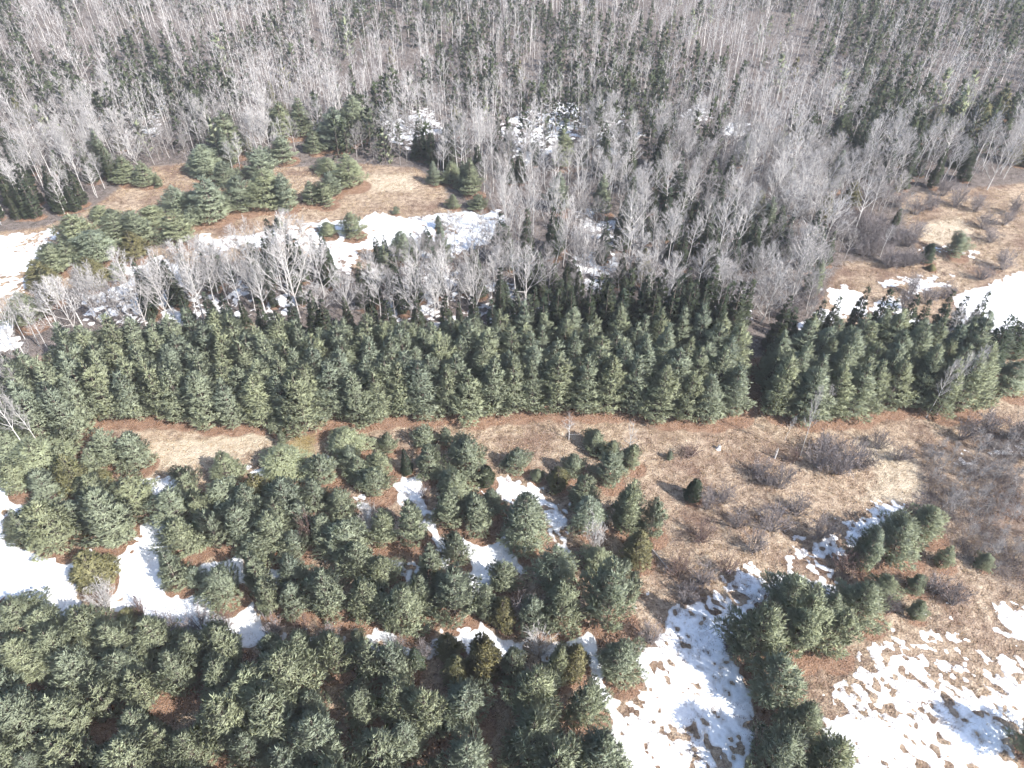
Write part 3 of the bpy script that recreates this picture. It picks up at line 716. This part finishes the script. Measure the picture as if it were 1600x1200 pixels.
# ------------------------------------------------------------------ snow outlines (photo px), bias: 1 solid .. 0 patchy
SNOW = [
 (1.0,[(-60,745),(14,750),(24,775),(44,826),(36,834),(15,802),(4,792),(-60,800)]),
 (1.2,[(-80,790),(0,800),(8,845),(45,874),(65,868),(98,868),(108,900),(118,965),(95,972),(60,948),(40,932),(-80,915)]),
 (1.2,[(115,846),(132,848),(152,872),(188,862),(212,824),(240,810),(262,815),(262,930),(282,922),(302,932),(332,960),(382,980),(410,1000),(330,1004),(250,966),(180,935),(165,888),(140,872)]),
 (0.8,[(205,750),(240,748),(285,742),(290,792),(262,796),(240,788),(222,770)]),
 (1.0,[(306,882),(318,860),(335,873),(362,860),(374,900),(392,950),(410,995),(380,990),(365,922),(345,900),(325,906)]),
 (0.6,[(380,728),(412,725),(420,748),(385,752)]),(0.7,[(468,725),(508,718),(505,762),(475,785),(468,745)]),(0.9,[(416,892),(452,872),(454,902),(437,924),(418,914)]),
 (0.7,[(496,835),(512,828),(510,868),(495,866)]),(0.8,[(608,748),(648,744),(660,775),(656,790),(672,800),(676,832),(662,820),(640,794),(620,784)]),
 (0.6,[(558,778),(588,784),(578,838),(560,838)]),(0.8,[(588,872),(648,884),(643,914),(620,908),(595,882)]),(0.7,[(650,848),(678,826),(704,850),(692,884),(658,878)]),
 (1.1,[(720,852),(786,840),(818,868),(814,890),(768,890),(758,915),(748,950),(775,985),(808,1004),(810,1024),(760,1020),(718,1010),(688,988),(720,955),(738,940),(738,902),(692,886),(704,870),(728,884)]),
 (0.75,[(742,762),(775,742),(802,748),(832,756),(854,778),(882,788),(894,825),(888,850),(900,884),(880,890),(866,868),(858,840),(843,802),(825,784),(790,772),(765,776)]),
 (1.0,[(880,1000),(905,968),(940,1000),(918,1014),(880,1018),(850,1018)]),(0.9,[(566,982),(585,966),(612,984),(642,998),(700,1010),(660,1026),(620,1014),(590,1004)]),
 (0.7,[(400,985),(470,985),(560,1000),(640,1020),(620,1035),(520,1020),(420,1015)]),
 (0.76,[(920,1026),(985,1002),(1012,1010),(1026,984),(1052,960),(1090,935),(1120,920),(1144,896),(1180,884),(1202,900),(1220,892),(1234,860),(1252,852),(1272,875),(1302,888),(1316,925),(1290,955),(1240,945),(1200,965),(1180,1010),(1170,1070),(1190,1230),(950,1260),(930,1100)]),
 (0.5,[(1252,850),(1290,836),(1312,843),(1324,866),(1312,884),(1280,876),(1262,864)]),(0.75,[(1316,814),(1345,804),(1360,788),(1412,786),(1420,800),(1408,828),(1380,838),(1330,845),(1320,832)]),
 (0.5,[(1290,1060),(1340,1018),(1382,982),(1420,972),(1450,984),(1482,978),(1522,1000),(1548,1020),(1640,1040),(1700,1250),(1260,1260)]),
 (0.35,[(1545,935),(1640,945),(1640,1020),(1570,995),(1550,965)]),(0.4,[(1436,962),(1482,942),(1494,955),(1470,974)]),(0.45,[(1483,698),(1512,703),(1518,724),(1500,722)]),(0.5,[(1540,706),(1575,693),(1640,686),(1640,706),(1570,712)]),
 (0.15,[(980,1002),(982,945),(1000,928),(1040,912),(1052,896),(1044,890),(1056,886),(1060,905),(1045,922),(1004,942),(1000,1000)]),
 (0.8,[(-120,375),(40,368),(90,356),(86,386),(60,410),(50,440),(52,480),(64,505),(45,495),(20,470),(-120,480)]),(1.0,[(-120,500),(15,502),(24,540),(-120,575)]),
 (0.8,[(96,404),(122,410),(118,428),(98,424)]),(0.9,[(160,437),(180,416),(218,412),(224,442),(190,444)]),(0.9,[(213,420),(245,403),(272,413),(294,426),(260,442),(225,434)]),
 (0.72,[(278,392),(310,370),(350,373),(390,368),(420,358),(455,358),(500,348),(560,343),(590,332),(640,343),(680,333),(730,333),(778,327),(796,340),(775,372),(742,388),(706,402),(660,404),(610,400),(590,385),(565,388),(552,430),(530,424),(508,412),(480,392),(440,384),(400,388),(350,398),(300,404)]),
 (0.8,[(1290,454),(1318,446),(1347,464),(1356,492),(1330,494),(1310,504),(1290,514),(1250,514),(1278,496),(1303,482)]),(0.8,[(1362,482),(1390,466),(1422,488),(1450,508),(1400,518),(1366,514)]),
 (0.5,[(1368,440),(1420,433),(1450,423),(1488,428),(1484,447),(1440,457),(1410,472),(1398,462),(1415,450),(1375,452)]),
 (1.1,[(1720,415),(1600,428),(1570,438),(1545,448),(1520,453),(1492,470),(1508,490),(1495,512),(1540,520),(1720,525)]),(0.4,[(1440,386),(1480,382),(1524,394),(1522,405),(1480,397),(1440,393)]),
 (0.7,[(1118,208),(1140,188),(1174,193),(1168,213),(1140,216)]),(0.6,[(1372,207),(1390,190),(1411,199),(1402,215)]),(0.6,[(1283,247),(1320,238),(1334,252),(1300,256)]),
 (0.55,[(1096,472),(1120,463),(1142,478),(1168,488),(1186,502),(1150,504),(1128,494)]),(0.5,[(1234,312),(1262,298),(1264,318)]),
 (0.5,[(775,195),(850,158),(965,155),(1005,210),(965,245),(900,217),(850,245),(800,245)]),(0.55,[(902,332),(940,322),(980,360),(962,390),(918,374)]),(0.6,[(886,402),(930,387),(962,398),(985,430),(950,460),(918,449),(898,432)]),
 (0.4,[(560,190),(600,165),(680,170),(700,215),(640,235),(600,215)]),(0.5,[(190,175),(230,150),(260,160),(250,215),(210,205)]),(0.45,[(1060,175),(1100,160),(1120,185),(1080,195)]),(0.35,[(780,215),(820,205),(860,240),(820,260)]),
 (0.4,[(600,440),(700,420),(780,430),(860,470),(900,480),(860,520),(700,520),(600,500)]),(0.3,[(120,440),(300,420),(420,430),(500,440),(450,500),(250,510),(130,500)]),
]
SNOWP = [poly_world(p) for _b, p in SNOW]
THICK = [poly_world(p) for p in ([(255,775),(330,745),(420,735),(540,725),(600,740),(720,725),(770,770),(720,860),(740,960),(640,1000),(420,990),(390,960),(360,880),(300,860),(260,880)],
         [(-60,700),(120,700),(200,715),(205,790),(190,840),(60,850),(30,780),(-60,740)], [(-80,1040),(120,1060),(400,1085),(660,1095),(700,1300),(-200,1300)])]
def _fill(x, y):
    if max(poly_sd(P, np.array([x]), np.array([y]))[0] for P in SNOWP) > -2.4 or not free(x, y, 1.5 if y > 45 else 2.0): return
    if pixel_of(x, y)[1] > 1290 or pixel_of(x, y)[0] < -40: return
    h = rnd.uniform(4.2, 6.6); plant(rnd.choice(('bushy', 'bushy', 'pine')), x, y, h, h * rnd.uniform(0.27, 0.36), cluster="of smaller ones filling the foreground thickets")
for P in THICK: scatter(P, 2.6, _fill, 0.3)
# ------------------------------------------------------------------ the ground
con_xyr = np.array([(t['x'], t['y'], t['r']) for t in TREES if t['kind'] in CONIFERS])
def litter_field(x, y):
    """needle litter under and on the sunny side of each conifer, 1 at the tree .. 0"""
    out = np.zeros(x.shape)
    for cx, cy, r in con_xyr:
        if r < 0.7: continue
        R0 = r * 0.95 + 0.30
        ox, oy = cx + SUN_H[0] * r * 0.38, cy + SUN_H[1] * r * 0.38
        m = (np.abs(x - ox) < R0 + 1) & (np.abs(y - oy) < R0 + 1)
        if m.any():
            d = np.hypot(x[m] - ox, y[m] - oy)
            out[m] = np.maximum(out[m], np.clip(1.0 - (d - R0 * 0.70) / (R0 * 0.36), 0, 1))
    return out

GX0, GX1, GY0, GY1, GS = -230.0, 230.0, 12.0, 420.0, 0.85
gx = np.arange(GX0, GX1 + 0.01, GS); gy = np.arange(GY0, GY1 + 0.01, GS)
# outer rings run on to the horizon
ex = np.concatenate([[-4000, -1500, -600, -320], gx, [320, 600, 1500, 4000]])
ey = np.concatenate([[-4000, -1500, -500, -150, -40], gy, [520, 800, 1800, 5000]])
X, Y = np.meshgrid(ex, ey)
xs, ys = X.ravel(), Y.ravel()
fade = np.clip(1 - np.maximum(np.maximum(np.abs(xs) - 230, ys - 420), 12 - ys) / 80, 0, 1)
V = np.column_stack([xs, ys, ground_z(xs, ys) * fade])
nx, ny = len(ex), len(ey)
I = (np.arange(ny - 1)[:, None] * nx + np.arange(nx - 1)[None, :]).ravel()
F = np.column_stack([I, I + 1, I + nx + 1, I + nx])
me = mesh_from("ground", V, [F], [M_GROUND], True)
lit = litter_field(xs, ys)
clr = np.max([poly_sd(P, xs, ys) for P in CLEAR], 0)
wood = np.clip(0.5 + np.maximum((ys - 90.0), -99) / 3, 0, 1) * np.clip(0.5 - clr / 4.0, 0, 1)
wood = np.maximum(wood, np.clip(0.5 + poly_sd(SAPLING, xs, ys) / 5, 0, 0.42))
wood = np.maximum(wood, np.clip(0.5 + poly_sd(LEFTWOOD, xs, ys) / 5, 0, 1))
wood = np.maximum(wood, np.clip(0.5 + poly_sd(THICKET, xs, ys) / 5, 0, 0.8))
lit = np.where((ys > 75.8) & (ys < 90) & (xs > -77) & (xs < 66), np.maximum(lit, 0.7), lit)
pal = np.max([np.clip(0.5 + poly_sd(P, xs, ys) / 5, 0, 1) for P in PALE], 0)
moss = np.clip(0.5 + poly_sd(poly_world([(455,680),(490,680),(490,715),(455,715)]), xs, ys) / 3, 0, 1)
for nm, a in (("litter", lit), ("wood", wood), ("pale", pal), ("moss", moss)):
    set_attr(me, nm, a)
tag(obj("ground", me), "brown leaf litter and dry tan grass covering the land", kind="structure")

# ------------------------------------------------------------------ melting snow, each patch a sheet that dips into the grass at its ragged edge
for bias, pts in SNOW:
    P = poly_world(pts)
    far = P[:, 1].mean()
    res = 0.19 if far < 95 else 0.36
    a, b = P.min(0) - 1.2, P.max(0) + 1.2
    a[0] = max(a[0], -150); b[0] = min(b[0], 150); a[1] = max(a[1], 14)
    sx, sy = np.arange(a[0], b[0], res), np.arange(a[1], b[1], res)
    SX, SY = np.meshgrid(sx, sy); x, y = SX.ravel(), SY.ravel()
    sd = poly_sd(P, x + 0.5 * vnoise(x, y, 1.7, 61), y + 0.5 * vnoise(x, y, 1.7, 62))
    nz = 0.50 * vnoise(x, y, 4.2, 71) + 0.36 * vnoise(x, y, 1.3, 72) + 0.42 * vnoise(x, y * 0.7, 0.48, 73)
    lev = np.clip(sd / 1.3, -1.6, 0.6 if bias < 1 else 1.0) * 0.75 + (bias - 0.62) * 0.9 + nz * (1.0 if bias < 1 else 0.75)
    if bias < 1.0:
        xr, yr = x * 0.80 - y * 0.60, x * 0.60 + y * 0.80          # furrows of the old field, seen where snow has thinned
        lev -= 0.45 * np.abs(vnoise(xr * 0.35, yr, 0.7, 75)) + 0.35 * vnoise(xr * 0.5, yr, 0.36, 76) + 0.15 * vnoise(x, y, 0.25, 77)
    ltf = litter_field(x, y)
    lev -= np.clip(ltf * 1.5 - 0.25, 0, 1.3) * (1.0 if far < 135 else 0.7)
    lev = np.where(sd < -1.0, -1, lev)
    z = ground_z(x, y) + 0.11 * np.tanh(lev * 1.4) + 0.006
    mx, my = len(sx), len(sy)
    I = (np.arange(my - 1)[:, None] * mx + np.arange(mx - 1)[None, :]).ravel()
    Q = np.column_stack([I, I + 1, I + mx + 1, I + mx])
    Q = Q[(lev[Q] > -0.10).any(1)]
    if not len(Q): continue
    used = np.unique(Q); remap = np.full(len(x), -1); remap[used] = np.arange(len(used))
    me = mesh_from("snow_patch", np.column_stack([x, y, z])[used], [remap[Q]], [M_SNOW], True)
    set_attr(me, "depth", lev[used])
    tag(obj("snow_patch", me), "white patch of old melting snow on the ground", kind="structure")

# ------------------------------------------------------------------ put the trees up
idx_kind = {}
def ordinal(n):
    w = ["first", "second", "third", "fourth", "fifth", "sixth", "seventh", "eighth", "ninth", "tenth", "eleventh", "twelfth"]
    if n <= 12: return w[n - 1]
    return "%d%s" % (n, "th" if 10 < n % 100 < 14 else {1: "st", 2: "nd", 3: "rd"}.get(n % 10, "th"))
LOOK = {'dense': "small dense dark conifer", 'pine': "grey-green pine", 'bushy': "grey-green bushy pine", 'spruce': "dark green spruce", 'olive': "olive green conifer", 'cedar': "golden olive rounded cedar", 'birch': "slender bare birch",
        'maple': "pale bare maple", 'grey': "thin grey leafless tree", 'sapling': "thin bare sapling", 'snag': "dead grey tree", 'shrub': "greyish bare shrub", 'pale_shrub': "pale bare shrub", 'rust_shrub': "rusty bare shrub"}
groups = {}
for t in TREES:
    if t['label'] is None:
        groups.setdefault((t['cluster'], NAMES[t['kind']][0]), []).append(t)
for (cl, nm), ts in groups.items():
    ts.sort(key=lambda t: pixel_of(t['x'], t['y'], t['h'] * 0.5)[0])
    look = LOOK[ts[0]['kind']] if len({t['kind'] for t in ts}) == 1 else "grey-green pine"
    for i, t in enumerate(ts):
        if cl.startswith("row"):
            rown = {"row1": "front", "row2": "second", "row3": "third", "row4": "fourth", "row5": "rear"}[cl]
            t['label'] = "planted pine, %s from the left in the %s plantation row" % (ordinal(i + 1), rown)
            t['group'] = "pines planted in straight rows"
        else:
            if cl.startswith("of"):
                t['label'] = "%s, %s from left %s" % (LOOK[t['kind']] if len(ts) < 2 else look, ordinal(i + 1), cl) if len(ts) > 1 else "%s, the only such %s" % (LOOK[t['kind']], cl.replace("of ", "among ", 1))
                t['group'] = "%ss %s" % (look, cl.replace("of ", "among ", 1))
            else:
                t['label'] = "%s, %s from left, %s" % (look, ordinal(i + 1), cl)
                t['group'] = "%ss %s" % (look, cl)
for t in TREES:
    k = t['kind']; name, cat = NAMES[k]
    pr = PROTO[k]; j = rnd.randrange(len(pr))
    e = bpy.data.objects.new(name, None); COL.objects.link(e)
    e.empty_display_size = 0.3
    e.location = (t['x'], t['y'], float(ground_z(t['x'], t['y'])) - 0.04)
    H0, R0 = SIZE[k]
    s = t['r'] / R0
    e.scale = (s * rnd.uniform(0.93, 1.07), s * rnd.uniform(0.93, 1.07), t['h'] / H0)
    e.rotation_euler = (R(rnd.gauss(0, 1.6 if k not in ('birch', 'grey') else 3.0)), R(rnd.gauss(0, 1.6 if k not in ('birch', 'grey') else 3.0)), rnd.uniform(0, 6.283))
    tag(e, t['label'], cat, t['group'])
    pn = PARTS.get(k, ('trunk', 'crown'))
    obj(pn[0], pr[j][0], e); obj(pn[1], pr[j][1], e)

# dead wood lying and standing
def log(label, p0, p1, r, name="fallen_log", boughs=0, mat=M_GREY, cat="log"):
    (x0, y0), (x1, y1) = ground_at(*p0), ground_at(*p1)
    a, b = np.array([0, 0, r * 1.1]), np.array([x1 - x0, y1 - y0, r * 1.0])
    e = bpy.data.objects.new(name, None); COL.objects.link(e)
    e.location = (x0, y0, float(ground_z(x0, y0)))
    T = Tubes(); T.tube([a, a + (b - a) * 0.5 + np.array([0, 0, 0.05]), b], [r, r * 0.8, r * 0.35], 8)
    obj("trunk", T.mesh("log_trunk", mat), e)
    if boughs:
        B = Tubes(); tb, tt, tw = [], [], []
        d = unit(b - a); sd = np.array([-d[1], d[0], 0])
        for i in range(boughs):
            p = a + (b - a) * (0.3 + 0.68 * rng.uniform()); s = rng.choice([-1, 1])
            q = p + (d * 0.8 + sd * s * rng.uniform(0.3, 0.9) + np.array([0, 0, rng.uniform(0.1, 0.7)])) * rng.uniform(0.7, 1.6)
            B.tube([p, q], [0.03, 0.008], 3)
            for _ in range(5):
                c = p + (q - p) * rng.uniform(0.3, 1); tb.append(c); tt.append(c + unit((q - p) + rng.normal(0, 0.5, 3)) * 0.5); tw.append(0.03)
        B.blades(tb, tt, tw); obj("boughs", B.mesh("log_boughs", M_SHRUB), e)
    tag(e, label, cat)
log("fallen dead tree with bare boughs lying on the field below the olive conifer", (1008, 846), (1046, 892), 0.13, "fallen_tree", 40, M_GREY, "fallen tree")
log("long dark log lying across the snow in the woods above the spruces", (915, 396), (962, 390), 0.16)
log("pale thin log lying across the woodland snow above the pale log jam", (925, 402), (958, 408), 0.12, mat=M_MAPLE)
def stub(label, u, v, h, r, name, cat):
    x, y = ground_at(u, v)
    e = bpy.data.objects.new(name, None); COL.objects.link(e); e.location = (x, y, float(ground_z(x, y)) - 0.03)
    T = Tubes(); T.tube([(0, 0, 0), (0.02, 0, h * 0.15), (0.05, 0.02, h * 0.7), (0.07, 0.03, h)], [r * 1.5, r, r * 0.85, r * 0.55], 8)
    obj("trunk", T.mesh("stub_trunk", M_MAPLE), e)
    B = Tubes()
    for i in range(5):
        a = rng.uniform(0, 6.28); z = h * rng.uniform(0.4, 0.95)
        B.tube([(0.04, 0, z), (0.04 + math.cos(a) * 0.35, math.sin(a) * 0.35, z + 0.15)], [0.03, 0.01], 3)
    obj("broken_branch", B.mesh("stub_branches", M_MAPLE), e)
    tag(e, label, cat)
stub("grey weathered stump standing in the open brown field", 1122, 703, 0.8, 0.30, "tree_stump", "stump")
stub("pale broken snag standing right of the grey stump in the field", 1210, 716, 2.0, 0.14, "broken_snag", "snag")

# ------------------------------------------------------------------ masses nobody could count
LOWP = {
 'spruce': [conifer("far_spruce", M_SPRUCE, 12, 2.0, prof=0.9, up0=-4, up1=40, whorl=1.25, per=4, tuft=1.0, blades=3, wid=0.62, droop=0.1, low=True) for _ in range(2)],
 'pine': [conifer("far_pine", M_PINE, 10, 2.5, prof=0.75, whorl=1.2, per=4, tuft=1.0, blades=3, wid=0.62, low=True)],
 'olive': [conifer("far_olive", M_OLIVE, 8, 2.3, prof=0.75, whorl=1.1, per=4, tuft=0.9, blades=3, wid=0.55, low=True)],
 'birch': [bare_tree("far_birch", M_BIRCH, M_BTWIG, 12, 2.2, 0.4, 9, 4, 3, (38, 68), 0.085, tw=0.06, low=True, lean=l) for l in (0.3, -0.4)],
 'maple': [bare_tree("far_maple", M_MAPLE, M_MTWIG, 9, 3, 0.18, 9, 5, 4, (42, 70), 0.11, limb_len=0.6, tw=0.055, low=True)],
 'grey': [bare_tree("far_grey", M_GREY, M_GTWIG, 10, 2.3, 0.3, 9, 4, 3, (36, 64), 0.085, tw=0.06, low=True, lean=l) for l in (0.2, -0.4)],
}
def arrays(me):
    n = len(me.vertices); v = np.empty(n * 3, np.float32); me.vertices.foreach_get("co", v)
    me.calc_loop_triangles()
    t = np.empty(len(me.loop_triangles) * 3, np.int32); me.loop_triangles.foreach_get("vertices", t)
    at = {}
    for k in ("tuft", "hgt", "tip"):
        if k in me.attributes:
            w = np.empty(n, np.float32); me.attributes[k].data.foreach_get("value", w); at[k] = w
    if "nrm" in me.attributes:
        w = np.empty(n * 3, np.float32); me.attributes["nrm"].data.foreach_get("vector", w); at["nrm"] = w.reshape(-1, 3)
    return v.reshape(-1, 3), t.reshape(-1, 3), at
LOWA = {k: [(arrays(a), arrays(b), a.materials[0], b.materials[0]) for a, b in v] for k, v in LOWP.items()}
def mass(name, kinds, label):
    NR = []
    mats, VV, FF, MI, AT, n = [], [], [], [], {"tuft": [], "hgt": [], "tip": []}, 0
    for k, x, y, h, r in STUFF:
        if k not in kinds: continue
        pr = rnd.choice(LOWA[k]); H0, R0 = SIZE[k]; s = r / R0
        an = rnd.uniform(0, 6.283); ca, sa = math.cos(an), math.sin(an); lx, ly = rnd.gauss(0, 0.03), rnd.gauss(0, 0.03)
        g = float(ground_z(x, y)) - 0.04
        for (v, f, at), m in ((pr[0], pr[2]), (pr[1], pr[3])):
            if m not in mats: mats.append(m)
            z = v[:, 2] * h / H0
            w = np.column_stack([(v[:, 0] * ca - v[:, 1] * sa) * s + x + z * lx, (v[:, 0] * sa + v[:, 1] * ca) * s + y + z * ly, z + g])
            VV.append(w); FF.append(f + n); MI.append(np.full(len(f), mats.index(m), np.int32)); n += len(v)
            jit = rnd.uniform(-0.3, 0.3)
            a = at.get('nrm'); NR.append(np.zeros((len(v), 3), np.float32) if a is None else np.column_stack([a[:, 0] * ca - a[:, 1] * sa, a[:, 0] * sa + a[:, 1] * ca, a[:, 2]]))
            for q in AT: AT[q].append(np.clip(at[q] + (jit if q == "tuft" else 0), 0, 1) if q in at else np.zeros(len(v), np.float32))
    if not VV: return
    me = mesh_from(name, np.concatenate(VV), [np.concatenate(FF)], mats)
    me.polygons.foreach_set("material_index", np.concatenate(MI))
    for q in AT: set_attr(me, q, np.concatenate(AT[q]))
    set_vec(me, "nrm", np.concatenate(NR))
    tag(obj(name, me), label, "woods", kind="stuff")
mass("far_bare_woods", ('birch', 'maple', 'grey'), "far mass of leafless grey woods at the top of the view")
mass("far_conifer_woods", ('spruce', 'pine', 'olive'), "far dark conifers mixed through the leafless woods")

def blade_mass(name, pts, per, hgt, spread, wid, mat, label, cat):
    """short stiff blades standing in loose tufts at the given points"""
    P = np.asarray(pts); n = len(P)
    b = np.repeat(P, per, 0) + np.column_stack([rng.normal(0, spread, (n * per, 2)), np.zeros(n * per)])
    d = np.column_stack([rng.normal(0, 0.6, (n * per, 2)), np.ones(n * per)])
    t = b + unit(d) * (hgt * rng.uniform(0.5, 1.3, (n * per, 1)))
    T = Tubes(); T.blades(b, t, np.full(n * per, wid))
    tag(obj(name, T.mesh(name, mat)), label, cat, kind="stuff")
# dry grass in the field and clearings
px = rng.uniform(-110, 110, 130000); py = rng.uniform(24, 190, 130000)
inC = (np.max([poly_sd(P, px, py) for P in CLEAR], 0) > 0) | ((py < 76))
vis = np.abs(px) < 0.75 * depth_of(py) + 3
cl = vnoise(px, py, 3.0, 81) > -0.25
sel = inC & vis & cl & (litter_field(px, py) < 0.3)
gp = np.column_stack([px, py, ground_z(px, py)])[sel][:42000]
blade_mass("dry_grass", gp, 5, 0.30, 0.18, 0.06, M_STRAW, "short dry tan grass over the open field", "grass")
# stiff brown tussocks that stand through the thinning snow
px = rng.uniform(-75, 95, 90000); py = rng.uniform(26, 150, 90000)
sel = (np.max([poly_sd(P, px, py) for (bb, _q), P in zip(SNOW, SNOWP) if 0.3 < bb < 1.0], 0) > -0.2) & (vnoise(px, py, 2.2, 85) > 0.1)
gp = np.column_stack([px, py, ground_z(px, py) + 0.03])[sel][:5200]
blade_mass("snow_tussocks", gp, 7, 0.26, 0.13, 0.05, M_RUST, "brown grass tussocks poking through the thinning snow", "grass")
# twiggy undergrowth through the woods
px = rng.uniform(-170, 170, 26000); py = rng.uniform(92, 240, 26000)
sel = (np.max([poly_sd(P, px, py) for P in CLEAR], 0) < -0.5) & (np.abs(px) < 0.75 * depth_of(py) + 3) & (vnoise(px, py, 9, 91) > -0.35)
gp = np.column_stack([px, py, ground_z(px, py)])[sel][:9000]
blade_mass("undergrowth", gp, 12, 1.15, 0.40, 0.035, M_SHRUB, "grey-brown twiggy undergrowth across the woodland floor", "undergrowth")
px = rng.uniform(-110, 110, 20000); py = rng.uniform(24, 80, 20000)
sel = (np.max([poly_sd(P, px, py) for P in [SAPLING, poly_world([(1010,900),(1150,690),(1330,660),(1600,640),(1640,960),(1420,1000),(1300,900),(1100,930)])]], 0) > 0) & (vnoise(px, py, 4.5, 95) > 0.15)
gp = np.column_stack([px, py, ground_z(px, py)])[sel][:1800]
blade_mass("field_brush", gp, 12, 0.75, 0.35, 0.028, M_RUST, "low rusty brush in patches over the open field", "brush")

px = rng.uniform(20, 110, 20000); py = rng.uniform(36, 82, 20000)
sel = (poly_sd(SAPLING, px, py) > 0) & (vnoise(px, py, 5, 97) > -0.3)
gp = np.column_stack([px, py, ground_z(px, py)])[sel][:2200]
blade_mass("sapling_brush", gp, 12, 1.1, 0.35, 0.028, M_SHRUB, "grey twiggy brush tangled among the saplings at the right edge", "brush")
# ------------------------------------------------------------------ the faint winter haze of the photograph
HAZE = 0.0002
if HAZE > 0:
    hv = np.array([(sx * 330.0, yy, zz) for zz in (-2.0, 78.0) for sx, yy in ((-1, -60.0), (1, -60.0), (1, 360.0), (-1, 360.0))])
    hf = np.array([(3, 2, 1, 0), (4, 5, 6, 7), (0, 1, 5, 4), (1, 2, 6, 5), (2, 3, 7, 6), (3, 0, 4, 7)])
    m, N, L, out = new_mat("thin_haze")
    pv = N.new("ShaderNodeVolumePrincipled"); pv.inputs['Color'].default_value = (0.93, 0.95, 1.0, 1); pv.inputs['Density'].default_value = HAZE
    L.new(pv.outputs[0], out.inputs['Volume'])
    tag(obj("haze", mesh_from("haze", hv, [hf], [m])), "thin pale haze hanging over the woods", kind="stuff")
